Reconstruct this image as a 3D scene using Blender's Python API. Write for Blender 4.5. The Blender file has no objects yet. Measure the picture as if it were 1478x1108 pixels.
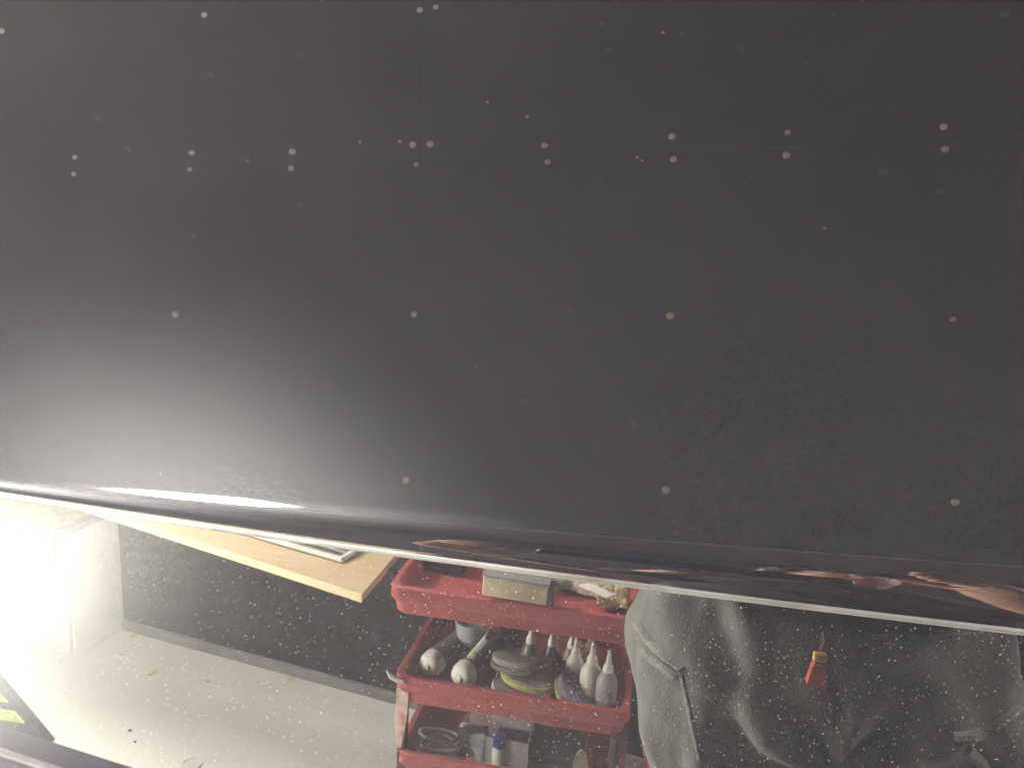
import bpy, bmesh, math, random
from math import sin, cos, pi, radians as R, atan2, sqrt
from mathutils import Vector as V, Matrix, noise
from mathutils.bvhtree import BVHTree
random.seed(7)
sc = bpy.context.scene
COL = sc.collection

# ------------------------------------------------------------------ camera, world, exposure, lamps
PSI, PIT, ROL = R(10), R(12), R(3)
F = 1150.0                                   # focal length in photo pixels (1478 wide)
CAM = V((0, -.35, 1.45))
_f = V((-sin(PSI)*cos(PIT), cos(PSI)*cos(PIT), -sin(PIT)))
_r = V((cos(PSI), sin(PSI), 0)); _u = _r.cross(_f)
CR, CU = cos(ROL)*_r + sin(ROL)*_u, cos(ROL)*_u - sin(ROL)*_r
cd = bpy.data.cameras.new('camera'); cam = bpy.data.objects.new('camera', cd); COL.objects.link(cam)
M3 = Matrix((CR, CU, -_f)).transposed(); cam.matrix_world = Matrix.Translation(CAM) @ M3.to_4x4()
cd.sensor_width = 36; cd.lens = F/1478*36; cd.clip_end = 100; cd.clip_start = .005
sc.camera = cam
w = bpy.data.worlds.new('World'); sc.world = w; w.use_nodes = True
w.node_tree.nodes['Background'].inputs[0].default_value = (.5, .5, .55, 1)
w.node_tree.nodes['Background'].inputs[1].default_value = 0.02
sc.view_settings.view_transform = 'Standard'; sc.view_settings.look = 'None'
sc.view_settings.exposure = 3.0; sc.view_settings.gamma = 1
sc.cycles.max_bounces = 7; sc.cycles.glossy_bounces = 5; sc.cycles.diffuse_bounces = 3
sc.cycles.sample_clamp_indirect = 1.0; sc.cycles.sample_clamp_direct = 3.0; sc.cycles.use_denoising = True
TUBE_POWER, WORK_POWER, FAR_POWER = 58.0, 440.0, 270.0

# The car's side is the plane y=0; the workshop lies on the camera's side (y<0). Room shapes are written with y
# counted as the distance from the car's side, and flip() turns that into world y.
def flip(p): return V((p[0], -p[1], p[2]))
def ray(px, py):
    d = _f*F + CR*(px-739) - CU*(py-554); return d.normalized()
def P(px, py, y=None, z=None):
    d = ray(px, py); k = (z-CAM.z)/d.z if z is not None else (y-CAM.y)/d.y
    return CAM + d*k

# ------------------------------------------------------------------ materials
def nodes(name):
    m = bpy.data.materials.new(name); m.use_nodes = True
    nt = m.node_tree; b = nt.nodes['Principled BSDF']; return m, nt, b
def mat(name, col, rough=.6, metal=0, var=.15, scale=12, bump=.0, bscale=60, trans=0, dirt=None, spec=.5, sheen=0):
    m, nt, b = nodes(name); N = nt.nodes; L = nt.links
    tc = N.new('ShaderNodeTexCoord')
    n = N.new('ShaderNodeTexNoise'); n.inputs['Scale'].default_value = scale; n.inputs['Detail'].default_value = 6
    L.new(tc.outputs['Object'], n.inputs['Vector'])
    cr = N.new('ShaderNodeValToRGB'); L.new(n.outputs['Fac'], cr.inputs[0])
    c = V(col[:3]); d = V(dirt) if dirt else c*(1-var*2)
    cr.color_ramp.elements[0].position = .3; cr.color_ramp.elements[1].position = .7
    cr.color_ramp.elements[0].color = (*d, 1); cr.color_ramp.elements[1].color = (*(c*(1+var)), 1)
    L.new(cr.outputs[0], b.inputs['Base Color'])
    b.inputs['Roughness'].default_value = rough; b.inputs['Metallic'].default_value = metal
    b.inputs['Transmission Weight'].default_value = trans
    b.inputs['Specular IOR Level'].default_value = spec
    b.inputs['Sheen Weight'].default_value = sheen
    if bump:
        n2 = N.new('ShaderNodeTexNoise'); n2.inputs['Scale'].default_value = bscale; n2.inputs['Detail'].default_value = 8
        L.new(tc.outputs['Object'], n2.inputs['Vector'])
        bp = N.new('ShaderNodeBump'); bp.inputs['Strength'].default_value = bump; bp.inputs['Distance'].default_value = .005
        L.new(n2.outputs['Fac'], bp.inputs['Height']); L.new(bp.outputs[0], b.inputs['Normal'])
    return m
def emit(name, col, s):
    m, nt, b = nodes(name); b.inputs['Base Color'].default_value = (.8, .8, .8, 1)
    b.inputs['Emission Color'].default_value = (*col, 1); b.inputs['Emission Strength'].default_value = s; return m

def paint(name, dust, blur=None):
    """dark metallic car paint under a clear coat, with flakes and, where dust>0, specks of polishing dust"""
    m, nt, b = nodes(name); N = nt.nodes; L = nt.links
    tc = N.new('ShaderNodeTexCoord')
    def math_(op, a, c, clamp=False):
        k = N.new('ShaderNodeMath'); k.operation = op; k.use_clamp = clamp
        for i, v in enumerate((a, c)):
            if isinstance(v, (int, float)): k.inputs[i].default_value = v
            elif v is not None: L.new(v, k.inputs[i])
        return k.outputs[0]
    vf = N.new('ShaderNodeTexVoronoi'); vf.inputs['Scale'].default_value = 1500
    L.new(tc.outputs['Object'], vf.inputs['Vector'])
    # flakes: each tiny cell has its own tint, brightness and tilt
    mx = N.new('ShaderNodeMix'); mx.data_type = 'RGBA'; mx.blend_type = 'MIX'; mx.inputs[0].default_value = PAINT['flake']
    mx.inputs[6].default_value = (*PAINT['base'], 1); 
    vfs = N.new('ShaderNodeSeparateColor'); L.new(vf.outputs['Color'], vfs.inputs[0])
    mul = N.new('ShaderNodeMix'); mul.data_type = 'RGBA'; mul.blend_type = 'MULTIPLY'; mul.inputs[0].default_value = 1
    L.new(vfs.outputs[0], mul.inputs[6]); mul.inputs[7].default_value = (*[c*2 for c in PAINT['base']], 1)
    L.new(mul.outputs[2], mx.inputs[7]); L.new(mx.outputs[2], b.inputs['Base Color'])
    b.inputs['Metallic'].default_value = PAINT['metal']; b.inputs['Roughness'].default_value = PAINT['rough']
    
    vc = N.new('ShaderNodeTexVoronoi'); vc.inputs['Scale'].default_value = 1150; L.new(tc.outputs['Object'], vc.inputs['Vector'])
    rc = N.new('ShaderNodeSeparateColor'); L.new(vc.outputs['Color'], rc.inputs[0])
    L.new(math_('ADD', math_('MULTIPLY', rc.outputs[1], .08), .92), b.inputs['Coat Weight']); b.inputs['Coat Roughness'].default_value = blur or PAINT['crough']
    b.inputs['Coat IOR'].default_value = PAINT['ior']; b.inputs['Specular IOR Level'].default_value = 0
    # thin film of polishing haze: a broad soft lobe
    gl = N.new('ShaderNodeBsdfGlossy'); gl.inputs['Roughness'].default_value = PAINT['hrough']; gl.distribution = 'BECKMANN'
    gl.inputs['Color'].default_value = (*[PAINT['haze']]*3, 1)
    vg = N.new('ShaderNodeTexVoronoi'); vg.inputs['Scale'].default_value = 1300
    L.new(tc.outputs['Object'], vg.inputs['Vector'])
    g2 = N.new('ShaderNodeMix'); g2.data_type = 'RGBA'; g2.inputs[0].default_value = PAINT['grain']
    g2.inputs[6].default_value = (PAINT['haze'], PAINT['haze'], PAINT['haze']*1.0, 1)
    vgs = N.new('ShaderNodeSeparateColor'); L.new(vg.outputs['Color'], vgs.inputs[0])
    gm = N.new('ShaderNodeMix'); gm.data_type = 'RGBA'; gm.blend_type = 'MULTIPLY'; gm.inputs[0].default_value = 1
    L.new(vgs.outputs[0], gm.inputs[6]); gm.inputs[7].default_value = (*[PAINT['haze']*2]*3, 1)
    L.new(gm.outputs[2], g2.inputs[7]); L.new(g2.outputs[2], gl.inputs['Color'])
    add = N.new('ShaderNodeAddShader'); L.new(b.outputs[0], add.inputs[0]); L.new(gl.outputs[0], add.inputs[1])
    out = N['Material Output'] if 'Material Output' in N else N.new('ShaderNodeOutputMaterial')
    cur = add.outputs[0]
    if dust > 0:
        big = N.new('ShaderNodeTexNoise'); big.inputs['Scale'].default_value = 9; big.inputs['Detail'].default_value = 2
        L.new(tc.outputs['Object'], big.inputs['Vector'])
        dens = math_('MULTIPLY', math_('SUBTRACT', big.outputs['Fac'], .30), 2.6, True)
        sx = N.new('ShaderNodeSeparateXYZ'); L.new(tc.outputs['Object'], sx.inputs[0])
        dens = math_('MULTIPLY', dens, math_('MULTIPLY', math_('ADD', sx.outputs['X'], .22), 4.5, True))
        tot = None
        for sc_, rad, thr, amt in ((700, .20, .78, .5), (1150, .30, .70, .30), (400, .09, .89, .9)):
            v = N.new('ShaderNodeTexVoronoi'); v.inputs['Scale'].default_value = sc_
            L.new(tc.outputs['Object'], v.inputs['Vector'])
            sp = N.new('ShaderNodeSeparateColor'); L.new(v.outputs['Color'], sp.inputs[0])
            pick = math_('GREATER_THAN', math_('ADD', sp.outputs[0], math_('MULTIPLY', dens, .25)), thr+.192)
            r_ = math_('MULTIPLY', math_('ADD', sp.outputs[1], .35), rad)
            s_ = math_('MULTIPLY', math_('SUBTRACT', r_, v.outputs['Distance']), 12, True)
            a_ = math_('MULTIPLY', math_('MULTIPLY', s_, pick), math_('MULTIPLY', math_('POWER', sp.outputs[2], 2.5), amt))
            tot = a_ if tot is None else math_('MAXIMUM', tot, a_)
        fac = math_('MULTIPLY', tot, dust, True)
        df = N.new('ShaderNodeBsdfDiffuse'); df.inputs[0].default_value = (.85, .85, .85, 1)
        mix = N.new('ShaderNodeMixShader'); L.new(fac, mix.inputs[0]); L.new(cur, mix.inputs[1]); L.new(df.outputs[0], mix.inputs[2])
        cur = mix.outputs[0]
    L.new(cur, out.inputs['Surface'])
    return m
PAINT = dict(base=(.0036, .0036, .0043), metal=0, rough=.45, flake=.4, crough=.010, ior=1.62, haze=.0066, hrough=.37, grain=.28)

# ------------------------------------------------------------------ mesh helpers
class MB:
    """collects shapes in room coordinates and links them as ONE mesh object"""
    def __init__(s): s.bm = bmesh.new()
    def box(s, lo, hi, frame=None, bevel=0):
        vs = [s.bm.verts.new((frame @ V(p)) if frame else V(p)) for p in
              [(x, y, z) for x in (lo[0], hi[0]) for y in (lo[1], hi[1]) for z in (lo[2], hi[2])]]
        fs = [s.bm.faces.new([vs[i] for i in q]) for q in ((0,1,3,2),(4,6,7,5),(0,4,5,1),(2,3,7,6),(0,2,6,4),(1,5,7,3))]
        if bevel:
            es = {e for f in fs for e in f.edges}
            bmesh.ops.bevel(s.bm, geom=list(es), offset=bevel, segments=3, affect='EDGES', profile=.5)
        return s
    def rings(s, rs, cap0=True, cap1=True, closed=True):
        rv = [[s.bm.verts.new(V(p)) for p in r] for r in rs]
        n = len(rv[0])
        for a, b in zip(rv, rv[1:]):
            for i in range(n if closed else n-1):
                s.bm.faces.new((a[i], a[(i+1) % n], b[(i+1) % n], b[i]))
        if cap0: s.bm.faces.new(rv[0][::-1])
        if cap1: s.bm.faces.new(rv[-1])
        return s
    def lathe(s, o, ax, prof, n=28, squash=1, cap0=True, cap1=True):
        ax = V(ax).normalized(); a = ax.orthogonal().normalized(); b = ax.cross(a)
        if abs(ax.z) > .99: a, b = V((1, 0, 0)), V((0, 1, 0))
        return s.rings([[V(o)+ax*h+(a*cos(2*pi*i/n)+b*sin(2*pi*i/n)*squash)*max(r, 1e-4) for i in range(n)] for h, r in prof], cap0, cap1)
    def tube(s, pts, rad, n=12):
        pts = [V(p) for p in pts]; rs = []
        for i, p in enumerate(pts):
            t = (pts[min(i+1, len(pts)-1)]-pts[max(i-1, 0)]).normalized()
            up = V((0, 0, 1)) if abs(t.z) < .9 else V((1, 0, 0))
            a = t.cross(up).normalized(); b = t.cross(a); r = rad[i] if isinstance(rad, (list, tuple)) else rad
            rs.append([p+(a*cos(2*pi*k/n)+b*sin(2*pi*k/n))*r for k in range(n)])
        return s.rings(rs)
    def build(s, name, m, parent=None, origin=None, smooth=True, room=True, angle=40):
        bm = s.bm
        if room:
            for v in bm.verts: v.co = flip(v.co)
        bmesh.ops.recalc_face_normals(bm, faces=bm.faces)
        me = bpy.data.meshes.new(name)
        if origin is None:
            if parent is not None: o = parent.matrix_world.translation.copy()
            else:
                xs = [v.co for v in bm.verts]; o = V((sum(v.x for v in xs)/len(xs), sum(v.y for v in xs)/len(xs), min(v.z for v in xs)))
        else: o = flip(origin) if room else V(origin)
        if parent is not None: o = parent['o_'] and V(parent['o_'])
        for v in bm.verts: v.co -= o
        for f in bm.faces: f.smooth = smooth
        bm.to_mesh(me); bm.free()
        if smooth and angle: me.set_sharp_from_angle(angle=R(angle))
        me.materials.append(m)
        ob = bpy.data.objects.new(name, me); COL.objects.link(ob)
        if parent is not None: ob.parent = parent
        else: ob.location = o
        ob['o_'] = list(o)
        return ob
def thing(name, loc, label, cat, group=None, room=True):
    o = bpy.data.objects.new(name, None); COL.objects.link(o); o.empty_display_size = .05
    p = flip(loc) if room else V(loc); o.location = p; o['o_'] = list(p)
    return tag(o, label, cat, group)
def tag(o, label, cat, group=None):
    o['label'] = label; o['category'] = cat
    if group: o['group'] = group
    return o
def struct(o, label=None):
    o['kind'] = 'structure'
    if label: o['label'] = label
    return o
def basis(o, ux, uz=V((0, 0, 1))):
    ux = V(ux).normalized(); uy = V(uz).cross(ux).normalized(); uz = ux.cross(uy)
    return Matrix.Translation(V(o)) @ Matrix((ux, uy, uz)).transposed().to_4x4()

# ------------------------------------------------------------------ lamps
def lamps():
    # the tube fixture whose reflection is the bright streak on the crease
    x0, x1, ly, lz = -1.12, -.72, .45, 2.38
    t = thing('ceiling_lamp', ((x0+x1)/2, ly, lz), 'glowing long white lamp with cut corners hung under the dark ceiling above the photographer', 'lamp')
    b = MB(); oct_ = [(x0, ly-.03), (x0+.09, ly-.15), (x1-.09, ly-.15), (x1, ly-.03), (x1, ly+.03), (x1-.09, ly+.15), (x0+.09, ly+.15), (x0, ly+.03)]
    b.rings([[V((x, y, lz+h)) for x, y in oct_] for h in (0, .012)]); b.build('diffuser', emit('lamp_glow', (1, .98, .93), TUBE_POWER), t, smooth=False)
    b = MB(); b.rings([[V((x+(x-(x0+x1)/2)*.05, ly+(y-ly)*1.08, lz+h)) for x, y in oct_] for h in (.0125, .045)]); b.build('housing', mat('lamp_housing', (.7, .7, .7), .4), t, smooth=False)
    # added pale duct under the ceiling beside the lamp: the faint line running on from the streak
    d = tag(MB().box((-2.9, .65, 2.44), (2.9, .70, 2.485), bevel=.004).build('streak_bar', mat('streak_bar_pale', (.22, .23, .26), .5)), 'long pale duct running under the dark ceiling beside the long white lamp', 'bar')
    # upright work light standing outside the left edge
    p = P(-140, 870, y=.72)
    t = thing('work_light', (p.x, p.y, 0), 'bright upright stick work light on a black tripod, left of the white cabinet', 'lamp')
    MB().lathe((p.x, p.y, p.z-.15), (0, 0, 1), [(0, .03), (.30, .03)], 16).build('glow_tube', emit('work_glow', (1, .96, .84), WORK_POWER), t)
    for z in (p.z-.175, p.z+.151): MB().lathe((p.x, p.y, z), (0, 0, 1), [(0, .03), (.004, .034), (.02, .034), (.024, .03)], 20).build('end_cap', mat('work_light_black', (.03, .03, .03), .5), t)
    MB().tube([(p.x, p.y, p.z-.175), (p.x, p.y, .35)], .012).build('pole', mat('work_pole', (.05, .05, .05), .4), t)
    for k in range(3):
        q = 2*pi*k/3; MB().tube([(p.x, p.y, .4), (p.x+.3*cos(q), p.y+.3*sin(q), .01)], .009).build('leg', mat('work_leg', (.05, .05, .05), .4), t)
    # unseen fill panels added at both room ends to brighten the workshop
    for x, k, lb in ((2.5, 1.0, 'square white fill light panel added at the right end of the workshop'), (-2.25, .7, 'square white fill light panel added at the left end of the workshop')):
        t = thing('fill_panel', (x, 1.3, 2.45), lb, 'lamp', 'added fill light panels')
        MB().box((x-.3, 1.0, 2.45), (x+.3, 1.6, 2.47)).build('diffuser', emit('panel_glow', (1, .93, .88), FAR_POWER*k), t)
        MB().box((x-.32, .98, 2.472), (x+.32, 1.62, 2.49), bevel=.004).build('frame', mat('panel_frame', (.6, .6, .6), .4), t)
lamps()

# ------------------------------------------------------------------ the car's side
def rad(x): return .0345 + .072*x
def zb(x): return 1.2856 + .045*(x+.02)**2
TT = R(50)
def arc_pts(x):                                       # crease: tight at the bottom on the left, evenly rounded on the right
    e = 1.5; r = rad(x); y, z = 0.0, zb(x); out = [(y, z)]
    for k in range(60):
        t_ = TT*(1-(1-(k+.5)/60)**e); y += r*TT/60*sin(t_); z += r*TT/60*cos(t_); out.append((y, z))
    return out
def upper_pts(x):
    (y, z), t = arc_pts(x)[-1], TT
    out = [(y, z)]; s = 0; ds = .01
    while s < 1.25:
        if s < .85: t = TT + R(3.0)*s/.85
        else: t = TT + R(3) + R(34)*(s-.85)/.4
        y += ds*sin(t); z += ds*cos(t); s += ds; out.append((y, z))
    return out
xs = [-1.1 + 2.1*i/240 for i in range(241)]
car = thing('car_body', (0, .0, 0), 'glossy black metallic car body side with a sharp crease, mirroring a workshop', 'car', room=False)
p_up, p_cr, p_lo = paint('metallic_black_upper', 0), paint('metallic_black_crease', 0, .035), paint('metallic_black_dusty', .20)
def sheet(cols, name, m, angle=0):
    b = MB(); b.rings(cols, False, False, closed=False); return b.build(name, m, car, room=False, angle=angle)
cols = [[V((x, y, z)) for y, z in upper_pts(x)] for x in xs]
up_ob = sheet(cols, 'upper_panel', p_up)
crease = [[V((x, y, z)) for y, z in arc_pts(x)] for x in xs]
cr_ob = sheet(crease, 'crease', p_cr)
low = []
for x in xs:
    z0 = zb(x)-0.0030; col = []
    for k in range(60):
        z = z0 - k*.01; y = 0 if k < 40 else .0012*(k-40)**2
        col.append(V((x, y, z)))
    low.append(col)
lo_ob = sheet(low, 'lower_panel', p_lo)
b = MB(); b.rings([[V((x, -.0009*sin(pi*k/8), zb(x)-0.0030*k/8)) for k in range(9)] for x in xs], False, False, closed=False)
ts = mat('highlight_satin', (.065, .065, .062), .55, metal=1, var=.22, scale=26); b.build('crease_highlight', ts, car, room=False, angle=0)  # thin bead added to stand in for the reflected light line below the crease
# inner shell gives the bodywork its thickness
ib = MB(); ib.rings([[V((x, .012+.02*(i > 0), 1.27)), V((x, .7, 1.83)), V((x, .95, 1.8)), V((x, .95, .7)), V((x, .45, .69))] for i, x in enumerate((-1.09, .99))], True, True)
ib.build('inner_shell', mat('shell_black', (.02, .02, .02), .7), car, room=False)

# ------------------------------------------------------------------ room
CZ = 2.5
wall_dark = mat('wall_charcoal', (.030, .031, .036), .8, var=.25, scale=5, bump=.25, bscale=35, spec=.2)
floor_m = mat('floor_epoxy', (.74, .74, .68), .45, var=.05, scale=4, bump=.08, bscale=25, dirt=(.64, .64, .58))
w0, w1 = P(180, 905, z=0), P(560, 1008, z=0)
wd = (w1-w0); wd.z = 0; wd.normalize(); wn = V((-wd.y, wd.x, 0))      # along the back wall; away from the car
struct(MB().box((-4, -4, -.1), (4, 4, 0)).build('floor', floor_m, smooth=False), 'pale grey epoxy workshop floor')
fr = basis(w0, wd)
struct(MB().box((-4, 0.0, 0), (6, .12, CZ+.1), fr).build('wall_back', wall_dark, smooth=False), 'dark charcoal back wall')
struct(MB().box((-4, -.018, 0), (6, -.003, .035), fr, .004).build('skirting', mat('skirting_grey', (.22, .22, .215), .6), smooth=False), 'low grey skirting along the dark wall')
struct(MB().box((-3.1, -3.2, 0), (-3.0, 2.6, CZ+.1)).build('wall_left', mat('wall_grey', (.12, .12, .13), .8), smooth=False))
struct(MB().box((3.2, -3.2, 0), (3.3, 2.6, CZ+.1)).build('wall_right', mat('wall_brown', (.10, .08, .08), .8), smooth=False))
struct(MB().box((-3.1, -3.3, 0), (3.3, -3.2, CZ+.1)).build('wall_front', mat('wall_front_grey', (.05, .05, .06), .8), smooth=False))
# line past the lamp's streak: mirrored from the added bar under the ceiling
# conduit on the dark wall
a = P(566, 960, z=.3); 
q = w0 + wd*((a-w0).dot(wd)) - wn*.006
t = tag(MB().tube([(q.x, q.y, .02), (q.x, q.y, 1.6)], .004, 8).build('cable', mat('cable_grey', (.10, .10, .10), .5)), 'thin grey cable running up the dark wall beside the red cart', 'cable')

# ceiling: sheets of dark board screwed up along their edges; the screws show in the car's upper panel
bvh = BVHTree.FromPolygons([up_ob.matrix_world @ v.co + V(car.location) for v in up_ob.data.vertices] if False else [v.co + V(car['o_']) for v in up_ob.data.vertices],
                           [tuple(p.vertices) for p in up_ob.data.polygons])
def ceil_pt(px, py, h=CZ):
    d = ray(px, py); hit, n, i, dist = bvh.ray_cast(CAM, d)
    if hit is None: return None
    n = n.normalized()
    if n.dot(d) > 0: n = -n
    r = d - 2*d.dot(n)*n
    if r.z <= 0: return None
    q = hit + r*((h-hit.z)/r.z)
    return V((q.x, -q.y, h))                                             # room coordinates
j0, j1 = ceil_pt(108, 238), ceil_pt(1363, 199)
jd = (j1-j0); jd.z = 0; jd.normalize(); jn = V((-jd.y, jd.x, 0))
fr = basis(V((j0.x, j0.y, CZ)), jd)
board_m = mat('board_charcoal', (.072, .069, .069), .75, var=.12, scale=3, bump=.2, bscale=80, spec=.2)
ceil = struct(MB().box((-4, -4, CZ+.014), (4, 4, CZ+.12)).build('ceiling', mat('ceiling_dark', (.05, .05, .05), .8), smooth=False), 'dark boarded workshop ceiling')
vj = (ceil_pt(607, 120)-j0).dot(jd)
boards = []
def board(x0, x1, y0, y1):
    b = MB(); b.box((x0+.0003, y0+.0003, .0), (x1-.0003, y1-.0003, .012), fr, .0002)
    o = b.build('ceiling_board', board_m, ceil, smooth=False); boards.append((o, x0, x1, y0, y1))
for k in range(-2, 3): board(vj+1.82*k, vj+1.82*(k+1), -.91, 0)
for k in range(-1, 2): board(vj-1.30+2.73*k, vj-1.30+2.73*(k+1), -.91 if 0 else 0, .91)
for r_ in (-2.73, -1.82, .91, 1.82):
    for k in range(-2, 3): board(vj+.3*r_+1.82*k, vj+.3*r_+1.82*(k+1), r_, r_+.91)
inv = fr.inverted()
def board_at(p):
    q = inv @ V(p)
    for o, x0, x1, y0, y1 in boards:
        if x0 <= q.x < x1 and y0 <= q.y < y1: return o
    return ceil
fill_m = mat('screw_filler', (.62, .60, .52), .6, var=.25, scale=300)
rust_m = mat('screw_filler_tan', (.60, .50, .36), .6, var=.25, scale=300)
dim_m = mat('painted_over_screw', (.10, .10, .105), .6, var=.2, scale=200)
protos = {}
def screw(p, r, m, key):
    par = board_at(p)
    if key not in protos:
        b = MB(); b.lathe((0, 0, 0), (0, 0, -1), [(-.0005, r), (.0006, r), (.0012, r*.8), (.0013, r*.42), (.0006, r*.36), (.0006, r*.12), (.0009, 0.0005)], 18)
        protos[key] = b.build('screw', m, None, origin=(0, 0, 0), angle=30)
        protos[key]['o_'] = 0; base = protos[key]; o = base
    else:
        o = protos[key].copy(); COL.objects.link(o)
    o.parent = par; o.location = flip(p) - V(par['o_'])
    s = random.uniform(.85, 1.2); o.scale = (s*random.uniform(.9, 1.1), s, 1)
    if 'o_' in o: del o['o_']
for px, py in [(3, 45), (295, 22), (606, 15), (629, 10), (108, 227), (107, 252), (277, 221), (274, 245), (422, 219), (420, 243), (596, 209),
               (621, 208), (601, 238), (786, 210), (790, 234), (970, 197), (972, 230), (1137, 191), (1135, 224), (1362, 183), (1364, 216),
               (253, 454), (598, 454), (967, 456), (586, 692), (961, 707), (1379, 724)]:
    p = ceil_pt(px, py)
    if p: screw(p, .0068, fill_m, 'pale')
for px, py in [(1376, 461), (357, 231)]:
    p = ceil_pt(px, py)
    if p: screw(p, .0060, rust_m, 'tan')
for px, py in [(267, 266), (304, 107), (434, 80), (870, 260), (1275, 249), (1226, 373), (475, 554), (755, 578), (915, 611), (950, 770), (822, 447),
               (868, 33), (1163, 90), (985, 49), (1088, 255), (142, 171), (879, 72), (1452, 20), (690, 530), (823, 500), (185, 215), (434, 295), (280, 340),
               (1360, 276), (1072, 70), (1203, 22)]:
    p = ceil_pt(px, py)
    if p: screw(p, .0078, dim_m, 'dim')
for px, py in [(704, 148), (233, 683), (957, 47), (520, 205), (577, 205), (761, 169), (920, 227), (1190, 330), (927, 232), (688, 527)]:
    p = ceil_pt(px, py)
    if p: screw(p, .0032, fill_m, 'small')

for (xa, xb, wv_) in ((1016, 1082, .0016), (800, 1190, .0007), (352, 362, .005)):
    qa, qb = ceil_pt(xa, 212 if xa > 700 else 229), ceil_pt(xb, 211 if xa > 700 else 229)
    if qa and qb:
        f2 = basis(qa, (qb-qa)); MB().box((0, -wv_, -.002), ((qb-qa).length, wv_, -.0004), f2).build('filler_streak', dim_m, board_at(qa))

# ------------------------------------------------------------------ bench with frame, cabinet
ply = None
def wood(name, c1, c2, ax=(1, 14, 14)):
    m, nt, b = nodes(name); N = nt.nodes; L = nt.links
    tc = N.new('ShaderNodeTexCoord'); mp = N.new('ShaderNodeMapping'); mp.inputs['Scale'].default_value = ax
    n = N.new('ShaderNodeTexNoise'); n.inputs['Scale'].default_value = 5; n.inputs['Detail'].default_value = 7; n.inputs['Distortion'].default_value = .6
    cr = N.new('ShaderNodeValToRGB'); cr.color_ramp.elements[0].color = (*c1, 1); cr.color_ramp.elements[1].color = (*c2, 1)
    cr.color_ramp.elements[0].position = .35; cr.color_ramp.elements[1].position = .65
    L.new(tc.outputs['Object'], mp.inputs[0]); L.new(mp.outputs[0], n.inputs['Vector']); L.new(n.outputs['Fac'], cr.inputs[0]); L.new(cr.outputs[0], b.inputs['Base Color'])
    b.inputs['Roughness'].default_value = .5; return m
ply = wood('plywood', (.46, .35, .19), (.58, .47, .29))
TZ = .72
t0, t1 = P(165, 742, z=TZ), P(522, 857, z=TZ); td = (t1-t0).normalized()
bench = thing('workbench', (t1.x, t1.y, 0), 'long plywood workbench against the dark wall, left of the red cart', 'workbench')
fr = basis(t1, td); L_ = 1.9; 
m = MB(); m.rings([[fr @ V((x, y, z)) for x, y in ((-L_, 0), (0, 0), (-.175, .62), (-L_, .62))] for z in (-.018, 0)]); m.build('tabletop', ply, bench, smooth=False)
steel = mat('bench_steel', (.05, .05, .055), .4, metal=.8)
for y in (.42, .57): MB().box((-L_+.03, y-.02, -TZ), (-L_+.07, y+.02, -.019), fr, .002).build('leg', steel, bench)
for x in (-.95, -.22): MB().box((x-.012, .25, -.05), (x+.012, .62, -.0185), fr, .002).build('wall_bracket', steel, bench)
MB().box((-L_+.02, .44, -.09), (-.19, .46, -.0505), fr, .002).build('rail', steel, bench)
# white frame lying flat, its right front corner at (490, 812)
cq = P(493, 812, z=TZ+.003); cq2 = P(340, 768, z=TZ+.003); fd = V((cq-cq2)).normalized()
ff = basis(cq, fd); whit = mat('white_plastic', (.75, .74, .68), .4, var=.05)
frame = thing('drying_rack', cq, 'white rectangular rack frame lying flat on the plywood workbench', 'rack')
FW, FD, FH = .36, .22, .010
m = MB()
m.box((-FW, 0, 0), (0, .010, FH), ff, .002); m.build('front_rail', whit, frame)
m = MB(); m.box((-FW, FD-.010, 0), (0, FD, FH), ff, .002); m.build('rear_rail', whit, frame)
for x in (-FW, -.012): MB().box((x, .0105, 0), (x+.012, FD-.0105, FH), ff, .002).build('side_rail', whit, frame)
MB().box((-FW+.0125, .011, .001), (-.0125, FD-.011, .003), ff).build('mesh_panel', mat('frame_mesh', (.13, .12, .11), .7, var=.4, scale=60), frame)
for k in range(1, 9): MB().box((-FW+.0126, .010+.021*k, .0035), (-.0126, .016+.021*k, .008), ff, .001).build('slat', mat('frame_slat', (.45, .44, .42), .5) if k == 1 else bpy.data.materials['frame_slat'], frame)

c0, c1 = P(105, 952, z=0), P(180, 907, z=0)
cdv = V((c0-c1)); cdv.z = 0; dep = cdv.length; cdv.normalize()
cab = thing('cabinet', (c0.x, c0.y, 0), 'white box cabinet against the dark wall with a cream cloth over its top', 'cabinet')
side = V((cdv.y, -cdv.x, 0));
if side.x > 0: side = -side
pth = P(112, 775, y=c0.y); CH = pth.z
cfr = Matrix.Translation(V((c0.x, c0.y, 0))) @ Matrix((side, -cdv, V((0, 0, 1)))).transposed().to_4x4()
cw = mat('cabinet_white', (.72, .72, .70), .4, var=.04)
MB().box((0.0, .012, .0), (.75, dep, CH), cfr, .004).build('carcass', cw, cab)
for k in range(2): MB().box((.006+.372*k, -.006, .03), (.372+.372*k, .011, CH-.01), cfr, .003).build('door', cw, cab)
for k in range(2): MB().box((.335+.05*k, -.02, CH*.5-.06), (.345+.05*k, -.007, CH*.5+.06), cfr, .002).build('handle', steel, cab)
MB().box((-.012, -.012, CH+.001), (.762, dep, CH+.02), cfr, .003).build('top', mat('cabinet_top', (.35, .34, .36), .5), cab)
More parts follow.
